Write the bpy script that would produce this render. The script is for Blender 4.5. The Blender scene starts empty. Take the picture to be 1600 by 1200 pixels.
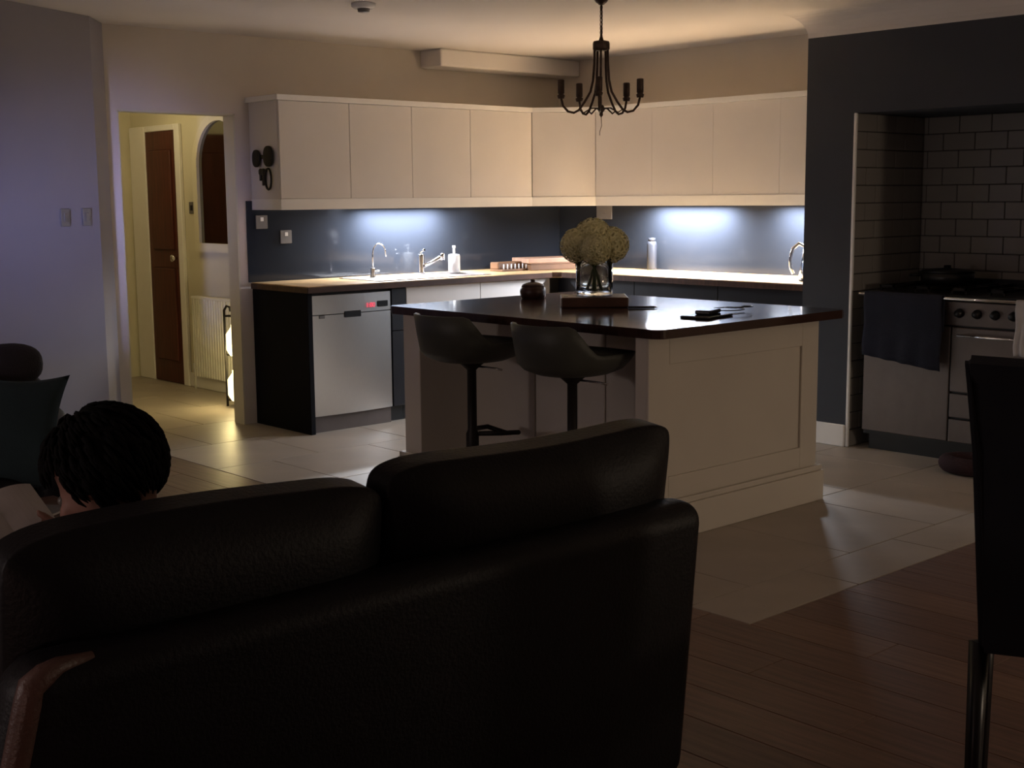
import bpy, bmesh, math, random
from mathutils import Vector, Matrix
random.seed(7)
PI = math.pi
S = bpy.context.scene
C = S.collection

# ------------------------------------------------------------------ camera
cy, sy, cp, sp = math.cos(.833380), math.sin(.833380), math.cos(.142340), math.sin(.142340)
fw = Vector((cy*cp, sy*cp, -sp)); rt = Vector((sy, -cy, 0)); up = rt.cross(fw)
ro = -.00854
r2 = rt*math.cos(ro)+up*math.sin(ro); u2 = -rt*math.sin(ro)+up*math.cos(ro)
cd = bpy.data.cameras.new('camera'); cam = bpy.data.objects.new('camera', cd); C.objects.link(cam)
m = Matrix((r2, u2, -fw)).transposed().to_4x4(); m.translation = Vector((0, 0, 1.45)); cam.matrix_world = m
cd.sensor_width = 36; cd.lens = 2036.77/1600*36; cd.clip_start = .05
S.camera = cam
# ------------------------------------------------------------------ world, lights, exposure
S.view_settings.view_transform = 'Standard'; S.view_settings.look = 'None'
S.view_settings.gamma = 1; S.view_settings.use_curve_mapping = False
S.view_settings.exposure = 0.0
W = bpy.data.worlds.new('night'); S.world = W; W.use_nodes = True
W.node_tree.nodes['Background'].inputs[0].default_value = (.30, .27, .33, 1)
W.node_tree.nodes['Background'].inputs[1].default_value = .004

def light(name, kind, loc, energy, color, size=.1, aim=None, spread=None, **k):
    d = bpy.data.lights.new(name, kind); o = bpy.data.objects.new(name, d); C.objects.link(o)
    o.location = loc; d.energy = energy; d.color = color
    if kind == 'AREA':
        d.size = size
        if 'sy' in k: d.shape = 'RECTANGLE'; d.size_y = k['sy']
        elif k.get('disk'): d.shape = 'DISK'
        if spread: d.spread = math.radians(spread)
    elif kind == 'SPOT':
        d.shadow_soft_size = size; d.spot_size = math.radians(k.get('cone', 120)); d.spot_blend = k.get('blend', 1)
    else: d.shadow_soft_size = size
    if aim is not None:
        o.rotation_euler = (Vector(aim)-Vector(loc)).to_track_quat('-Z', 'Y').to_euler()
    return o
COOL = (.85, .905, 1.0)
LAMPS = [(5.62, 7.222, 1.398, 54.0, 'x'), (7.062, 5.98, 1.398, 76.0, 'y'), (7.062, 4.88, 1.398, 60.0, 'y')]   # under-cabinet strip lamps: x, y, z, watts, run
for x, y, z, e, ax in LAMPS:
    o = light('under_cabinet_lamp', 'AREA', (x, y, z-.012), e, COOL, .66 if ax == 'x' else .04, None, 170, sy=.04 if ax == 'x' else .66)
light('television_glow', 'AREA', (-1.6, 1.6, 1.2), 2.4, (.42, .46, 1.0), .3, (2.98, 7.0, 1.35), 14, sy=.3)   # screen at the far left of the lounge
light('hall_lantern', 'POINT', (4.60, 7.99, .30), 6.0, (1.0, .80, .36), .05)
light('hall_fill', 'POINT', (4.2, 9.0, 2.2), 8.0, (1.0, .80, .42), .10)  # added fill that brightens the hall, no fitting here
light('island_end_fill', 'POINT', (5.5, -1.5, 1.15), 62.0, (1.0, .80, .60), .15)  # added warm fill out of view, for the island's near end
light('lounge_side_fill', 'POINT', (-2.3, 3.72, 1.5), 48.0, (1.0, .82, .76), .15)  # added soft fill from the left for the island recess and alcove
light('sofa_corner_fill', 'POINT', (-.55, 1.25, .62), 5.0, (1.0, .62, .50), .08)  # added low light to put a highlight on the sofa corner

# ------------------------------------------------------------------ materials
def mat(name, col, rough=.5, metal=0, var=.12, scale=8, bump=0, bscale=60, stretch=(1,1,1), emis=None, es=1, trans=0, ior=1.45, coat=0, spec=.5, col2=None, sheen=0):
    m = bpy.data.materials.new(name); m.use_nodes = True
    nt = m.node_tree; b = nt.nodes['Principled BSDF']
    b.inputs['Roughness'].default_value = rough; b.inputs['Metallic'].default_value = metal
    b.inputs['IOR'].default_value = ior; b.inputs['Transmission Weight'].default_value = trans
    b.inputs['Coat Weight'].default_value = coat; b.inputs['Specular IOR Level'].default_value = spec
    if sheen: b.inputs['Sheen Weight'].default_value = sheen
    tc = nt.nodes.new('ShaderNodeTexCoord'); mp = nt.nodes.new('ShaderNodeMapping'); mp.inputs['Scale'].default_value = stretch
    nt.links.new(tc.outputs['Object'], mp.inputs['Vector'])
    nz = nt.nodes.new('ShaderNodeTexNoise'); nz.inputs['Scale'].default_value = scale; nz.inputs['Detail'].default_value = 5
    nt.links.new(mp.outputs[0], nz.inputs['Vector'])
    rp = nt.nodes.new('ShaderNodeValToRGB'); rp.color_ramp.elements[0].position = .3; rp.color_ramp.elements[1].position = .7
    c2 = col2 or col
    rp.color_ramp.elements[0].color = tuple(max(0, c*(1-var)) for c in col)+(1,)
    rp.color_ramp.elements[1].color = tuple(min(1, c*(1+var)) for c in c2)+(1,)
    nt.links.new(nz.outputs['Fac'], rp.inputs['Fac']); nt.links.new(rp.outputs['Color'], b.inputs['Base Color'])
    if bump:
        n2 = nt.nodes.new('ShaderNodeTexNoise'); n2.inputs['Scale'].default_value = bscale; n2.inputs['Detail'].default_value = 3
        nt.links.new(mp.outputs[0], n2.inputs['Vector'])
        bp = nt.nodes.new('ShaderNodeBump'); bp.inputs['Strength'].default_value = bump; bp.inputs['Distance'].default_value = .01
        nt.links.new(n2.outputs['Fac'], bp.inputs['Height']); nt.links.new(bp.outputs[0], b.inputs['Normal'])
    if emis:
        b.inputs['Emission Color'].default_value = emis+(1,); b.inputs['Emission Strength'].default_value = es
    return m
M = {}
M['wall'] = mat('wall_paint', (.66, .59, .50), .8, var=.03, scale=2, bump=.05, bscale=120)
M['walldim'] = mat('wall_paint_dimmed', (.28, .26, .29), .8, var=.03, scale=2, bump=.05, bscale=120)  # darkened mauve tone: weaker light on the left wall put into the paint
M['ceil'] = mat('ceiling_paint', (.74, .69, .65), .85, var=.02, scale=2)
M['hall'] = mat('hall_paint', (.66, .62, .48), .8, var=.03, scale=2)
M['hallframe'] = mat('pale_frame_paint', (.70, .66, .52), .6, var=.03)
M['white'] = mat('white_gloss_paint', (.84, .82, .79), .4, var=.02)
M['dark_wall'] = mat('charcoal_paint', (.048, .052, .064), .75, var=.06, scale=3, bump=.05, bscale=120)
M['tile'] = mat('floor_tile', (.40, .345, .285), .42, var=.10, scale=3, bump=.06, bscale=14)
M['grout'] = mat('grout', (.20, .17, .14), .9, var=.1)
M['plank1'] = mat('plank_wood', (.17, .10, .075), .42, var=.25, scale=5, stretch=(9, .6, 1), bump=.05, bscale=30)
M['plank2'] = mat('plank_wood_dark', (.13, .075, .058), .42, var=.25, scale=5, stretch=(9, .6, 1), bump=.05, bscale=30)
M['plank3'] = mat('plank_wood_light', (.21, .125, .09), .42, var=.25, scale=5, stretch=(9, .6, 1), bump=.05, bscale=30)
M['cab'] = mat('cream_cabinet_front', (.70, .66, .63), .45, var=.02, scale=3)
M['island'] = mat('cream_island_paint', (.66, .61, .53), .5, var=.03, scale=3)
M['darkcab'] = mat('charcoal_cabinet_front', (.014, .014, .018), .38, var=.1)
M['panelblack'] = mat('matt_black_panel', (.006, .006, .008), .7, var=.1, spec=.15)
M['oak'] = mat('oak_worktop', (.50, .315, .145), .32, var=.25, scale=4, stretch=(1.2, 1.2, 1), bump=.02, col2=(.60, .395, .195))
M['walnut'] = mat('dark_wood_top', (.045, .022, .017), .11, var=.3, scale=4, stretch=(.6, 7, 1), coat=0)
M['glass_splash'] = mat('navy_glass_splashback', (.024, .028, .037), .08, var=.03, scale=2, spec=.3)
M['steel'] = mat('brushed_steel', (.58, .56, .54), .34, metal=1, var=.05, scale=30, stretch=(40, 1, 1), bump=.02, bscale=80)
M['steel2'] = mat('cooker_steel', (.145, .12, .112), .5, metal=.7, var=.06, scale=12)
M['chrome'] = mat('chrome', (.85, .85, .87), .08, metal=1, var=.02)
M['black'] = mat('black_plastic', (.010, .010, .012), .35, var=.1)
M['iron'] = mat('black_iron', (.018, .015, .013), .5, metal=.4, var=.2)
M['bronze'] = mat('dark_bronze', (.085, .055, .038), .45, metal=.5, var=.2, scale=40)
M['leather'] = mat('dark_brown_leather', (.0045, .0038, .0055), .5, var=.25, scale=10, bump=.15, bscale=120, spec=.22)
M['leather_lit'] = mat('lit_leather_edge', (.080, .040, .032), .42, var=.25, scale=10, bump=.2, bscale=160)
M['navy'] = mat('navy_fabric', (.006, .007, .012), .9, var=.15, bump=.2, bscale=300, sheen=.1)
M['towel'] = mat('navy_towel', (.014, .016, .030), .95, var=.15, bump=.5, bscale=250)
M['teal'] = mat('teal_fabric', (.016, .030, .036), .95, var=.15, bump=.3, bscale=250)
M['brownfab'] = mat('dark_brown_fabric', (.018, .013, .013), .9, var=.2, bump=.4, bscale=120)
M['stool'] = mat('grey_green_stool_leather', (.060, .062, .052), .5, var=.08, scale=6, bump=.1, bscale=200)
M['stoolpad'] = mat('stool_seat_leather', (.040, .040, .036), .5, var=.08, scale=6)
M['reddoor'] = mat('red_brown_wood', (.085, .022, .014), .45, var=.3, scale=6, stretch=(8, 8, .6))
M['metro'] = mat('glazed_metro_tile', (.26, .24, .22), .2, var=.08, scale=3)
M['metrogrout'] = mat('dark_tile_grout', (.06, .055, .05), .9, var=.1)
M['rad'] = mat('radiator_enamel', (.80, .78, .70), .35, var=.02)
M['mirror'] = mat('mirror_glass', (.30, .30, .27), .06, metal=1, var=.01)
M['paper'] = mat('paper', (.50, .48, .48), .7, var=.06, scale=20)
M['skin'] = mat('skin', (.24, .12, .09), .6, var=.08, scale=12)
M['hair'] = mat('dark_hair', (.0035, .003, .003), .9, spec=.15, var=.3, scale=30, stretch=(1, 1, 6))
M['cloth'] = mat('dark_sweater', (.020, .016, .022), .9, var=.15, bump=.3, bscale=200)
M['eye'] = mat('eye_white', (.12, .11, .10), .3, var=.02)
M['petal'] = mat('cream_petal', (.72, .66, .33), .7, var=.12, scale=30, col2=(.78, .72, .42))
M['stem'] = mat('green_stem', (.05, .08, .02), .6, var=.2)
M['vase'] = mat('clear_glass', (.9, .92, .92), .02, trans=1, var=.0, ior=1.45)
M['water'] = mat('water', (.9, .95, .95), .0, trans=1, var=.0, ior=1.33)
M['ceramic'] = mat('white_ceramic', (.85, .85, .85), .25, var=.01)
M['pot'] = mat('dark_red_brown_glaze', (.045, .016, .012), .4, var=.2)
M['board'] = mat('brown_wood_board', (.075, .035, .022), .4, var=.3, scale=6, stretch=(1, 9, 1))
M['tan'] = mat('pale_beech_board', (.42, .25, .17), .5, var=.2, scale=6, stretch=(1, 8, 1))
M['brownwood'] = mat('brown_box_wood', (.16, .08, .04), .5, var=.25, scale=6)
M['greypl'] = mat('grey_plate', (.20, .19, .185), .4, metal=.4, var=.03)
M['frost'] = mat('pale_frosted_glass', (.028, .03, .038), .35, var=.04)
M['redfab'] = mat('dark_red_fabric', (.030, .010, .012), .9, var=.2, bump=.4, bscale=150)
M['led'] = mat('lamp_lens', (.9, .9, .9), .4, emis=(.85, .92, 1.0), es=6)
M['lantern'] = mat('lit_lantern_glass', (.9, .8, .5), .4, emis=(1.0, .84, .48), es=2.2, var=.3, scale=14)
M['digits'] = mat('red_digits', (.3, .0, .02), .4, emis=(1.0, .08, .14), es=1.1)

# ------------------------------------------------------------------ mesh helpers
def nb(): return bmesh.new()
def box(bm, x0, x1, y0, y1, z0, z1, bev=0, seg=2):
    t = bmesh.new(); bmesh.ops.create_cube(t, size=1)
    for v in t.verts: v.co = Vector(((x0+x1)/2+v.co.x*(x1-x0), (y0+y1)/2+v.co.y*(y1-y0), (z0+z1)/2+v.co.z*(z1-z0)))
    if bev: bmesh.ops.bevel(t, geom=t.edges[:], offset=bev, segments=seg, affect='EDGES', profile=.5)
    return merge(bm, t)
def merge(bm, t, mtx=None):
    if mtx is not None: bmesh.ops.transform(t, matrix=mtx, verts=t.verts)
    vm = [bm.verts.new(v.co) for v in t.verts]
    t.verts.index_update()
    for f in t.faces:
        try:
            nf = bm.faces.new([vm[v.index] for v in f.verts]); nf.smooth = f.smooth
        except ValueError: pass
    t.free(); return vm
def prism(bm, pts, z0, z1, axis='z'):
    def P(a, b, c): return {'z': (a, b, c), 'x': (c, a, b), 'y': (a, c, b)}[axis]
    A = [bm.verts.new(P(a, b, z0)) for a, b in pts]; B = [bm.verts.new(P(a, b, z1)) for a, b in pts]
    n = len(pts)
    bm.faces.new(A[::-1]); bm.faces.new(B)
    for i in range(n): bm.faces.new((A[i], A[(i+1) % n], B[(i+1) % n], B[i]))
def tube(bm, pts, r, seg=10, closed=False):
    pts = [Vector(p) for p in pts]; n = len(pts)
    rr = r if isinstance(r, (list, tuple)) else [r]*n
    prev = None; rings = []
    for i, p in enumerate(pts):
        a = pts[(i-1) % n] if (closed or i > 0) else p; b = pts[(i+1) % n] if (closed or i < n-1) else p
        t = (b-a).normalized()
        if prev is None:
            q = Vector((0, 0, 1)) if abs(t.z) < .9 else Vector((1, 0, 0)); x = t.cross(q).normalized()
        else:
            x = (prev - t*prev.dot(t)).normalized()
        prev = x; y = t.cross(x)
        rings.append([bm.verts.new(p+(x*math.cos(2*PI*k/seg)+y*math.sin(2*PI*k/seg))*rr[i]) for k in range(seg)])
    m_ = n if closed else n-1
    for i in range(m_):
        A, B = rings[i], rings[(i+1) % n]
        for k in range(seg):
            f = bm.faces.new((A[k], A[(k+1) % seg], B[(k+1) % seg], B[k])); f.smooth = True
    if not closed: bm.faces.new(rings[0][::-1]); bm.faces.new(rings[-1])
def lathe(bm, prof, c=(0, 0, 0), seg=24):
    c = Vector(c); rings = []
    for r, z in prof:
        if r < 1e-6: rings.append([bm.verts.new(c+Vector((0, 0, z)))])
        else: rings.append([bm.verts.new(c+Vector((r*math.cos(2*PI*k/seg), r*math.sin(2*PI*k/seg), z))) for k in range(seg)])
    for A, B in zip(rings, rings[1:]):
        for k in range(seg):
            k2 = (k+1) % seg
            if len(A) == 1 and len(B) == 1: continue
            vs = (A[0], B[k2], B[k]) if len(A) == 1 else (A[k], A[k2], B[0]) if len(B) == 1 else (A[k], A[k2], B[k2], B[k])
            f = bm.faces.new(vs); f.smooth = True
def ball(bm, c, r, sub=2, sc=(1, 1, 1), rot=None):
    t = bmesh.new(); bmesh.ops.create_icosphere(t, subdivisions=sub, radius=1)
    for f in t.faces: f.smooth = True
    for v in t.verts: v.co = Vector((v.co.x*sc[0], v.co.y*sc[1], v.co.z*sc[2]))*r
    mt = Matrix.Translation(c)
    if rot: mt = mt @ rot.to_4x4()
    return merge(bm, t, mt)
def sq(v, p): return math.copysign(abs(v)**p, v)
def pillow(bm, c, hx, hy, hz, e1=.35, e2=.35, nu=28, nv=14, mtx=None):
    """rounded super-ellipsoid block"""
    t = bmesh.new(); g = []
    for j in range(nv+1):
        b = -PI/2+PI*j/nv; row = []
        for i in range(nu):
            a = 2*PI*i/nu
            row.append(t.verts.new((hx*sq(math.cos(b), e1)*sq(math.cos(a), e2), hy*sq(math.cos(b), e1)*sq(math.sin(a), e2), hz*sq(math.sin(b), e1))))
        g.append(row)
    for j in range(nv):
        for i in range(nu):
            f = t.faces.new((g[j][i], g[j][(i+1) % nu], g[j+1][(i+1) % nu], g[j+1][i])); f.smooth = True
    bmesh.ops.remove_doubles(t, verts=t.verts, dist=1e-5)
    mt = Matrix.Translation(c)
    if mtx is not None: mt = mt @ mtx.to_4x4()
    return merge(bm, t, mt)
ORG = {}
def sm(a, b_, x): t = min(1, max(0, (x-a)/(b_-a))); return t*t*(3-2*t)
def obj(name, bm, m, parent=None, smooth=False, world=True):
    """links a bmesh as ONE mesh object; with a parent, world coordinates are brought into its frame"""
    bmesh.ops.recalc_face_normals(bm, faces=bm.faces)
    if parent is not None and world:
        bmesh.ops.transform(bm, matrix=ORG[parent].inverted(), verts=bm.verts)
    me = bpy.data.meshes.new(name); bm.to_mesh(me); bm.free()
    if smooth:
        for p in me.polygons: p.use_smooth = True
    me.materials.append(m)
    o = bpy.data.objects.new(name, me); C.objects.link(o)
    if parent is not None: o.parent = parent; ORG[o] = ORG[parent]
    else: ORG[o] = Matrix.Identity(4)
    return o
def tag(o, label, cat, group=None, kind=None):
    if label: o['label'] = label
    if cat: o['category'] = cat
    if group: o['group'] = group
    if kind: o['kind'] = kind
    return o
def thing(name, label, cat, loc=(0, 0, 0), rz=0, group=None):
    o = bpy.data.objects.new(name, None); C.objects.link(o); o.location = loc; o.rotation_euler = (0, 0, rz)
    ORG[o] = Matrix.Translation(loc) @ Matrix.Rotation(rz, 4, 'Z'); o.empty_display_size = .05
    return tag(o, label, cat, group)
def struct(name, bm, m, parent=None):
    o = obj(name, bm, m, parent)
    if parent is None: o['kind'] = 'structure'
    return o
def dup(root, loc, rz, label):
    r = root.copy(); C.objects.link(r); r.location = loc; r.rotation_euler = (0, 0, rz); r['label'] = label
    for ch in list(root.children):
        c = ch.copy(); C.objects.link(c); c.parent = r
        for g in ch.children:
            d = g.copy(); C.objects.link(d); d.parent = c
    return r
def bxo(name, m, parent, x0, x1, y0, y1, z0, z1, bev=0, seg=2):
    b = nb(); box(b, x0, x1, y0, y1, z0, z1, bev, seg); return obj(name, b, m, parent)

# ------------------------------------------------------------------ setting: floor
CEIL = 2.47; YB = 7.36; XR = 7.20
b = nb(); box(b, -3.6, 7.5, -3.2, 10.3, -.12, -.012); floor = struct('floor', b, M['grout'])
pm = {}
def plank_mesh(w, l, k):
    key = (round(w, 3), round(l, 3), k)
    if key not in pm:
        t = nb(); box(t, 0, w, 0, l, -.012, 0, .0015, 1)
        me = bpy.data.meshes.new('plank'); t.to_mesh(me); t.free(); me.materials.append(M['plank%d' % (k+1)]); pm[key] = me
    return pm[key]
def lay_plank(x, y, w, l):
    o = bpy.data.objects.new('plank', plank_mesh(w, l, random.choice((0, 0, 1, 2)))); C.objects.link(o); o.location = (x, y, 0); o.parent = floor
PW, PL = .19, 1.30
nx = 0; x = 3.478-PW
while x > -.6:
    y = .2-(.45*nx % 1.3)
    while y < 7.3:
        l = min(PL, 7.3-y)
        if l > .1 and y+l > .4 and y < 7.3: lay_plank(x+.001, y+.001, PW-.002, l-.002)
        y += PL
    x -= PW; nx += 1
x = 3.478; nx = 0
while x < 6.4:
    y = 2.633-PL*(.35+.65*((nx*.37) % 1)); lay_plank(x+.001, y+.001, PW-.002, 2.633-y-.002)
    y2 = y-PL; lay_plank(x+.001, y2+.001, PW-.002, PL-.002)
    x += PW; nx += 1
tm = {}
def lay_tile(x0, x1, y0, y1):
    w, l = round(x1-x0, 3), round(y1-y0, 3)
    if (w, l) not in tm:
        t = nb(); box(t, 0, w, 0, l, -.012, 0, .002, 1); me = bpy.data.meshes.new('tile'); t.to_mesh(me); t.free(); me.materials.append(M['tile']); tm[(w, l)] = me
    o = bpy.data.objects.new('tile', tm[(w, l)]); C.objects.link(o); o.location = (x0, y0, 0); o.parent = floor
G = .004; ys = [2.636, 2.905]
while ys[-1] < 10.1: ys.append(ys[-1]+.665)
for j in range(len(ys)-1):
    xs = [3.481, 3.481+(.35 if j % 2 else .665)]
    while xs[-1] < 7.18: xs.append(min(xs[-1]+.665, 7.19))
    for i in range(len(xs)-1):
        if ys[j] > 7.4 and xs[i] > 5.0: continue
        if xs[i+1]-xs[i] < .03: continue
        lay_tile(xs[i]+G/2, xs[i+1]-G/2, ys[j]+G/2, ys[j+1]-G/2)

# ------------------------------------------------------------------ setting: walls and ceiling
b = nb(); box(b, -3.6, 7.5, -3.2, 7.48, CEIL, CEIL+.1); struct('ceiling', b, M['ceil'])
DX0, DX1, DZ = 3.553, 4.345, 1.985
b = nb(); box(b, 3.40, DX0, YB, YB+.12, 0, CEIL); box(b, DX1, XR+.2, YB, YB+.12, 0, CEIL); box(b, DX0, DX1, YB, YB+.12, DZ, CEIL)
struct('wall_back', b, M['wall'])
b = nb(); box(b, XR, XR+.15, -3.2, YB+.12, 0, CEIL); struct('wall_right', b, M['wall'])
# left wall: a short angled nib, then the long lounge wall lit by the television
h1, h2 = math.radians(52), math.radians(27)
p0 = Vector((3.49, 7.36)); p1 = p0-Vector((math.cos(h1), math.sin(h1)))*.30; p2 = p1-Vector((math.cos(h2), math.sin(h2)))*6.6
b = nb()
o1 = Vector((-math.sin(h1), math.cos(h1)))*.1; o2 = Vector((-math.sin(h2), math.cos(h2)))*.1
prism(b, [tuple(p0), tuple(p1), tuple(p1+o1), tuple(p0+o1)], 0, CEIL); struct('wall_left_nib', b, M['walldim'])  # takes the dimmed tone too, so the fill doesn't brighten it
b = nb(); prism(b, [tuple(p1), tuple(p2), tuple(p2+o2), tuple(p1+o2)], 0, CEIL); struct('wall_left', b, M['walldim'])
b = nb(); box(b, -3.6, 7.4, -3.2, -3.05, 0, CEIL); struct('wall_front', b, M['walldim'])
b = nb(); box(b, -3.6, -3.45, -3.2, 4.2, 0, CEIL); struct('wall_lounge', b, M['walldim'])
# boxed-in pipe run under the ceiling over the back wall cabinets
b = nb(); box(b, 5.84, XR, 7.13, YB, 2.35, CEIL, .012); struct('trim_1', b, M['ceil'])
# cooker chimney breast with its alcove
CX = 6.43; CYL = 4.527; NYL = 4.207; NYR = 2.87; NZ = 1.90; NB = 7.17
b = nb(); box(b, CX, XR, NYL, CYL, 0, CEIL); box(b, CX, XR, NYR, NYL, NZ, CEIL); box(b, CX, XR, 2.30, NYR, 0, CEIL); box(b, NB, XR, NYR, NYL, 0, NZ)
alcove = struct('wall_alcove', b, M['dark_wall'])
b = nb(); box(b, NB-.006, NB, NYR, NYL, .90, NZ); box(b, CX+.012, NB, NYL-.006, NYL, .0, NZ); struct('tile_backing', b, M['metrogrout'], alcove)
mm = {}
def metro(axis, x, y, z, w, h):
    key = (axis, round(w, 3), round(h, 3))
    if key not in mm:
        t = nb()
        if axis == 'x': box(t, -.008, 0, 0, w, 0, h, .003, 1)
        else: box(t, 0, w, -.008, 0, 0, h, .003, 1)
        me = bpy.data.meshes.new('tile'); t.to_mesh(me); t.free(); me.materials.append(M['metro']); mm[key] = me
    o = bpy.data.objects.new('tile', mm[key]); C.objects.link(o); o.location = (x, y, z); o.parent = alcove
TW, TH = .20, .10
for j in range(10):
    z = .90+j*TH; off = (j % 2)*.1
    y = NYR-off
    while y < NYL-.01:
        a, c = max(y, NYR), min(y+TW, NYL)
        if c-a > .02: metro('x', NB-.006, a+.002, z+.002, c-a-.004, TH-.004)
        y += TW
for j in range(19):
    z = j*TH; off = (j % 2)*.1
    x = CX+.014-off
    while x < NB-.02:
        a, c = max(x, CX+.014), min(x+TW, NB-.015)
        if c-a > .02: metro('y', a+.002, NYL-.006, z+.002, c-a-.004, TH-.004)
        x += TW
b = nb(); box(b, CX-.003, CX+.013, NYL-.016, NYL+.002, 0, NZ, .003, 1); struct('trim_2', b, M['white'])
# coved cornice over the breast
b = nb(); prof = [(0, 2.335), (0, CEIL), (-.13, CEIL)]+[(-.13+.13*math.sin(t*PI/2/8), CEIL-.135*(1-math.cos(t*PI/2/8))) for t in range(1, 8)]
t = [(CX+a, z) for a, z in prof]
A = [b.verts.new((CX+a-.0, 2.1, z)) for a, z in prof]; B = [b.verts.new((CX+a, CYL-a*1.0, z)) for a, z in prof]; D = [b.verts.new((XR, CYL-a, z)) for a, z in prof]
for P, Q in ((A, B), (B, D)):
    for i in range(len(P)): b.faces.new((P[i], P[(i+1) % len(P)], Q[(i+1) % len(P)], Q[i]))
b.faces.new(A); b.faces.new(D[::-1])
struct('trim_3', b, M['ceil'])
b = nb(); box(b, CX-.018, CX, NYL+.002, CYL+.018, 0, .128, .004, 1); box(b, CX-.018, 6.55, CYL, CYL+.018, 0, .128, .004, 1); struct('baseboard_right', b, M['white'])

# ------------------------------------------------------------------ hall beyond the doorway
HX = 4.97
b = nb(); box(b, HX, HX+.12, YB+.12, 10.17, 0, 2.4); struct('wall_hall_right', b, M['hall'])
b = nb(); box(b, 3.2, HX, 10.05, 10.17, 0, 2.4); struct('wall_hall_end', b, M['hall'])
b = nb(); box(b, 3.08, 3.2, YB+.12, 10.17, 0, 2.4); struct('wall_hall_left', b, M['hall'])
b = nb(); box(b, 3.08, 5.1, YB+.12, 10.17, 2.4, 2.5); struct('ceiling_hall', b, M['ceil'])
# jamb lining of the opening
b = nb(); box(b, DX0-.002, DX0+.012, YB+.001, YB+.124, 0, DZ); box(b, DX1-.012, DX1+.002, YB+.001, YB+.124, 0, DZ); box(b, DX0, DX1, YB+.001, YB+.124, DZ-.012, DZ+.002)
struct('trim_4', b, M['hall'])
d2 = nb(); box(d2, 3.45, 4.60, 10.02, 10.055, .005, 2.0, .003, 1); d2 = struct('door_added', d2, M['reddoor'])  # unseen door added so the arched mirror reflects something dark
for x0, x1 in ((3.53, 3.97), (4.08, 4.52)):
    p = nb(); box(p, x0, x1, 10.008, 10.022, .2, 1.85, .01, 1); obj('panel', p, M['reddoor'], d2)  # panels of the added unseen door
d1 = nb(); box(d1, HX-.02, HX+.02, 9.29, 9.775, .005, 1.985, .003, 1); d1 = struct('door_1', d1, M['reddoor'])
for z0, z1 in ((.18, .92), (1.06, 1.84)):
    p = nb(); box(p, HX-.032, HX-.018, 9.36, 9.70, z0, z1, .01, 1); obj('panel', p, M['reddoor'], d1)
kn = nb(); lathe(kn, [(0, 0), (.026, .004), (.028, .02), (.012, .03), (.012, .05), (0, .05)], seg=14)
bmesh.ops.transform(kn, matrix=Matrix.Translation((HX-.07, 9.335, 1.0)) @ Matrix.Rotation(PI/2, 4, 'Y'), verts=kn.verts); obj('door_knob', kn, M['chrome'], d1)
b = nb(); box(b, HX-.03, HX, 9.21, 9.29, 0, 2.03, .005, 1); box(b, HX-.03, HX, 9.775, 10.03, 0, 2.03, .005, 1); box(b, HX-.03, HX, 9.29, 9.775, 1.985, 2.03, .005, 1)
struct('trim_5', b, M['white'])
b = nb(); box(b, HX-.016, HX, YB+.12, 9.21, 0, .11, .004, 1); struct('baseboard_hall', b, M['white'])
# arched mirror
mr = thing('arched_mirror', 'arched mirror with a pale frame on the hallway wall over the radiator', 'mirror', (HX, 8.62, 1.1))
def arch(r, z0, zs, n=20): return [(8.62-r, z0), (8.62+r, z0)]+[(8.62+r*math.cos(PI*i/n), zs+r*math.sin(PI*i/n)) for i in range(n+1)]
b = nb(); prism(b, arch(.33, 1.12, 1.70), HX-.012, HX-.002, 'x'); obj('mirror_glass', b, M['mirror'], mr)
b = nb(); out, inn = arch(.39, 1.06, 1.70), arch(.325, 1.125, 1.70); n = len(out)
O = [[b.verts.new((xx, a, z)) for a, z in pr] for xx in (HX-.035, HX-.002) for pr in (out, inn)]
for i in range(n):
    k = (i+1) % n
    for P, Q in ((O[0], O[1]), (O[2], O[3]), (O[0], O[2]), (O[1], O[3])): b.faces.new((P[i], P[k], Q[k], Q[i]))
obj('frame', b, M['hallframe'], mr)
sw = thing('light_switch', 'small square light switch on the hallway wall beside the arched mirror', 'switch', (HX, 9.09, 1.39))
bxo('faceplate', M['greypl'], sw, HX-.010, HX-.001, 9.05, 9.13, 1.345, 1.435, .003, 1); bxo('rocker', M['black'], sw, HX-.015, HX-.009, 9.075, 9.105, 1.37, 1.41, .002, 1)
# radiator
ra = thing('radiator', 'white ribbed wall radiator in the hallway', 'radiator', (HX, 8.6, .09))
b = nb(); y0 = 8.12
N = 24
pts = []
for i in range(N):
    ya = y0+(9.01-y0)*i/N; w = (9.01-y0)/N
    pts += [(ya, -.085), (ya+w*.55, -.085), (ya+w*.62, -.068), (ya+w*.93, -.068)]
pts += [(9.01, -.085), (9.01, -.035), (y0, -.035)]
prism(b, [(HX+d, y) for y, d in pts], .11, .71)
obj('ribbed_panel', b, M['rad'], ra)
bxo('top_grille', M['rad'], ra, HX-.09, HX-.03, y0-.005, 9.015, .705, .725, .004, 1)
b = nb(); tube(b, [(HX-.05, 9.03, .15), (HX-.05, 9.06, .15), (HX-.05, 9.07, .13), (HX-.05, 9.07, 0)], .009); obj('pipe', b, M['rad'], ra)
b = nb(); lathe(b, [(0, .13), (.016, .13), (.018, .16), (.014, .2), (0, .2)], (HX-.05, 9.06, 0), 14); obj('valve', b, M['ceramic'], ra)
for yy in (8.3, 8.8): bxo('bracket', M['rad'], ra, HX-.035, HX-.001, yy, yy+.04, .2, .65)
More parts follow.
